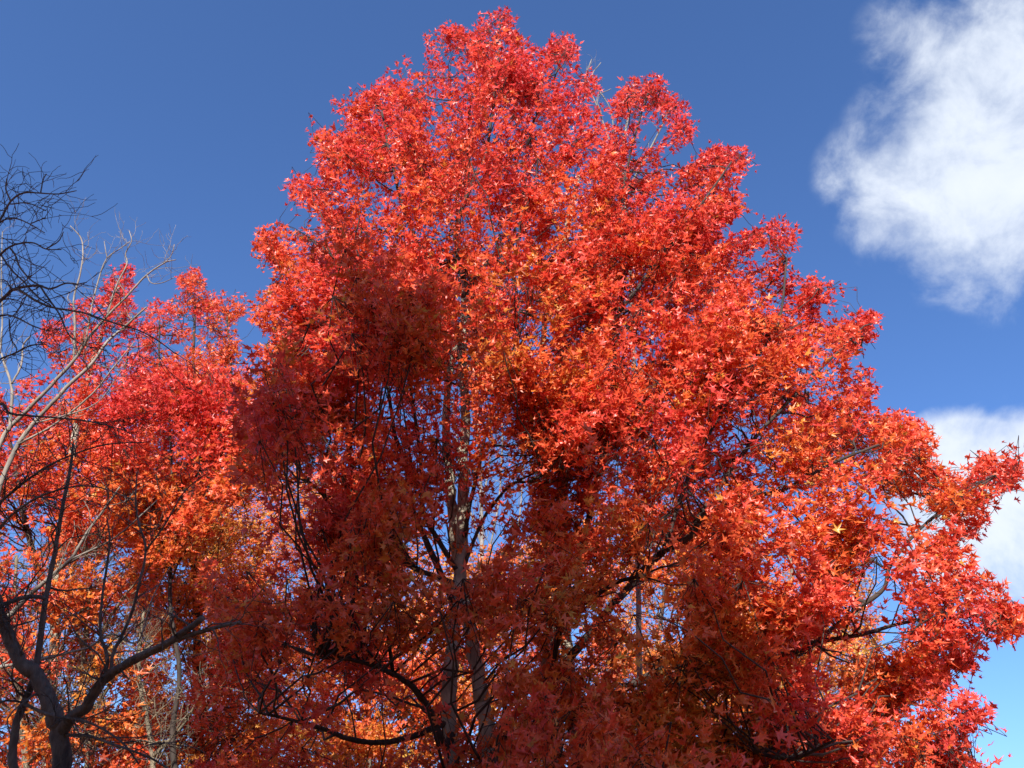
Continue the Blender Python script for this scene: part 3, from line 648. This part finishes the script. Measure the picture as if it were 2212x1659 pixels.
H2_T = [([(-60, 1720), (-50, 1400), (-30, 1200), (0, 1050), (40, 960), (73, 914), (142, 839), (198, 786), (231, 739), (270, 705), (298, 680), (317, 663)], 9.6, 9.4, 11.5, 2.8),
        ([(-90, 1720), (-70, 1400), (-40, 1150), (0, 960), (50, 895), (99, 845), (159, 779), (185, 739), (231, 683), (274, 640), (317, 594), (357, 567), (380, 561)], 9.8, 9.2, 10.1, 1.8)]
H2_L = [([(159, 779), (162, 696), (159, 647), (172, 597), (179, 551), (175, 515), (152, 488)], 9.5, 9.6, 4.3, 1.8), ([(185, 739), (198, 663), (215, 597), (231, 558), (258, 538), (281, 521)], 9.4, 9.6, 3.6, 1.4),
        ([(231, 683), (250, 620), (274, 571), (271, 548), (284, 521), (279, 498)], 9.4, 9.5, 3.6, 1.4), ([(231, 558), (225, 521)], 9.5, 9.6, 1.8, 1.4), ([(357, 567), (370, 551), (377, 528)], 9.3, 9.3, 2.2, 1.4),
        ([(317, 594), (327, 611), (350, 611), (377, 599)], 9.3, 9.2, 2.2, 1.4), ([(20, 930), (26, 862), (23, 829), (3, 763)], 9.6, 9.7, 6.5, 3.5), ([(25, 829), (46, 789), (50, 746), (66, 726)], 9.6, 9.6, 3.6, 2.8),
        ([(0, 763), (5, 690), (3, 600), (5, 500)], 9.7, 9.8, 3.6, 1.4), ([(40, 960), (120, 915), (200, 850), (240, 800), (290, 740)], 9.5, 9.2, 4.3, 2.1), ([(73, 914), (130, 900), (210, 870), (262, 800)], 9.5, 9.1, 3.6, 1.4),
        ([(-50, 1400), (60, 1290), (112, 1243), (152, 1209), (190, 1148), (220, 1107), (260, 1050)], 9.6, 9.0, 10.1, 2.8), ([(152, 1209), (250, 1160), (340, 1080)], 9.3, 9.0, 4.3, 2.1),
        ([(190, 1400), (240, 1370), (290, 1390), (310, 1360), (330, 1290), (370, 1220)], 9.4, 9.2, 4.3, 2.1), ([(-60, 1450), (60, 1430), (190, 1400)], 9.6, 9.4, 6.5, 4.2)]
bare_tree('bare_tree', -70, 9.7, 'leafless tree on the left with pale sunlit branches slanting up to the right', H2_T, H2_L, M_PALE, 3.6, .55, 1, .3, 'bare trees')

H3_T = [([(180, 1760), (190, 1600), (178, 1450), (190, 1300), (185, 1150)], 12.6, 12.6, 13, 5), ([(60, 1760), (40, 1500), (30, 1350), (35, 1200)], 12.9, 12.9, 11, 5), ([(330, 1760), (325, 1600), (300, 1450), (310, 1320)], 12.4, 12.4, 11, 5)]
H3_L = [([(180, 1600), (100, 1500), (30, 1420)], 12.6, 12, 8, 3), ([(186, 1560), (260, 1450), (330, 1390)], 12.6, 12, 8, 3), ([(184, 1450), (240, 1330), (300, 1250)], 12.6, 12.3, 7, 3), ([(186, 1400), (130, 1300), (80, 1250)], 12.6, 12.2, 7, 3), ([(60, 1650), (130, 1580), (210, 1540)], 12.9, 12.1, 7, 3), ([(325, 1640), (400, 1560), (440, 1480)], 12.4, 12, 7, 3)]
bare_tree('bare_tree', 180, 12.6, 'thicket of khaki twigs on a leafless tree at the bottom left', H3_T, H3_L, M_KHAKI, 12, .75, 2, .1, 'bare trees', .5, 1.2)

K1_T = [([(1045, 1760), (1044, 1500), (1042, 1250), (1038, 1050), (1033, 900), (1030, 760), (1020, 640)], 30, 30, 13, 3)]
K1_L = [([(1042, 1250), (1075, 1100), (1085, 950), (1080, 820)], 30, 29.4, 5, 2), ([(1041, 1180), (1000, 1050), (985, 930), (975, 850)], 30, 30.6, 5, 2), ([(1040, 1100), (1060, 980), (1062, 880)], 30, 30, 4, 2), ([(1043, 1300), (1110, 1180), (1130, 1020), (1128, 900)], 30, 29.5, 5, 2)]
bare_tree('birch_tree', 1045, 30, 'thin white birch stem seen through the gap beside the central trunk', K1_T, K1_L, M_BIRCH, 1.6, 1.2, 1, .5, 'bare birches')
K2_T = [([(1385, 1760), (1380, 1300), (1372, 900), (1362, 600), (1350, 420), (1345, 330), (1362, 230), (1372, 180)], 16, 15.5, 14, 2.5)]
K2_L = [([(1352, 430), (1325, 330), (1290, 230), (1265, 175), (1278, 128)], 15.6, 15.4, 5, 2), ([(1325, 330), (1320, 240), (1280, 170), (1298, 135)], 15.5, 15.4, 3, 1.6), ([(1350, 420), (1400, 330), (1440, 250), (1452, 215)], 15.6, 15.3, 5, 2), ([(1300, 250), (1290, 210), (1320, 192)], 15.4, 15.3, 2.5, 1.5)]
bare_tree('birch_tree', 1385, 16, 'white birch whose bare twigs poke out above the dip in the red crown', K2_T, K2_L, M_BIRCH, 1.6, .7, 1, .5, 'bare birches')
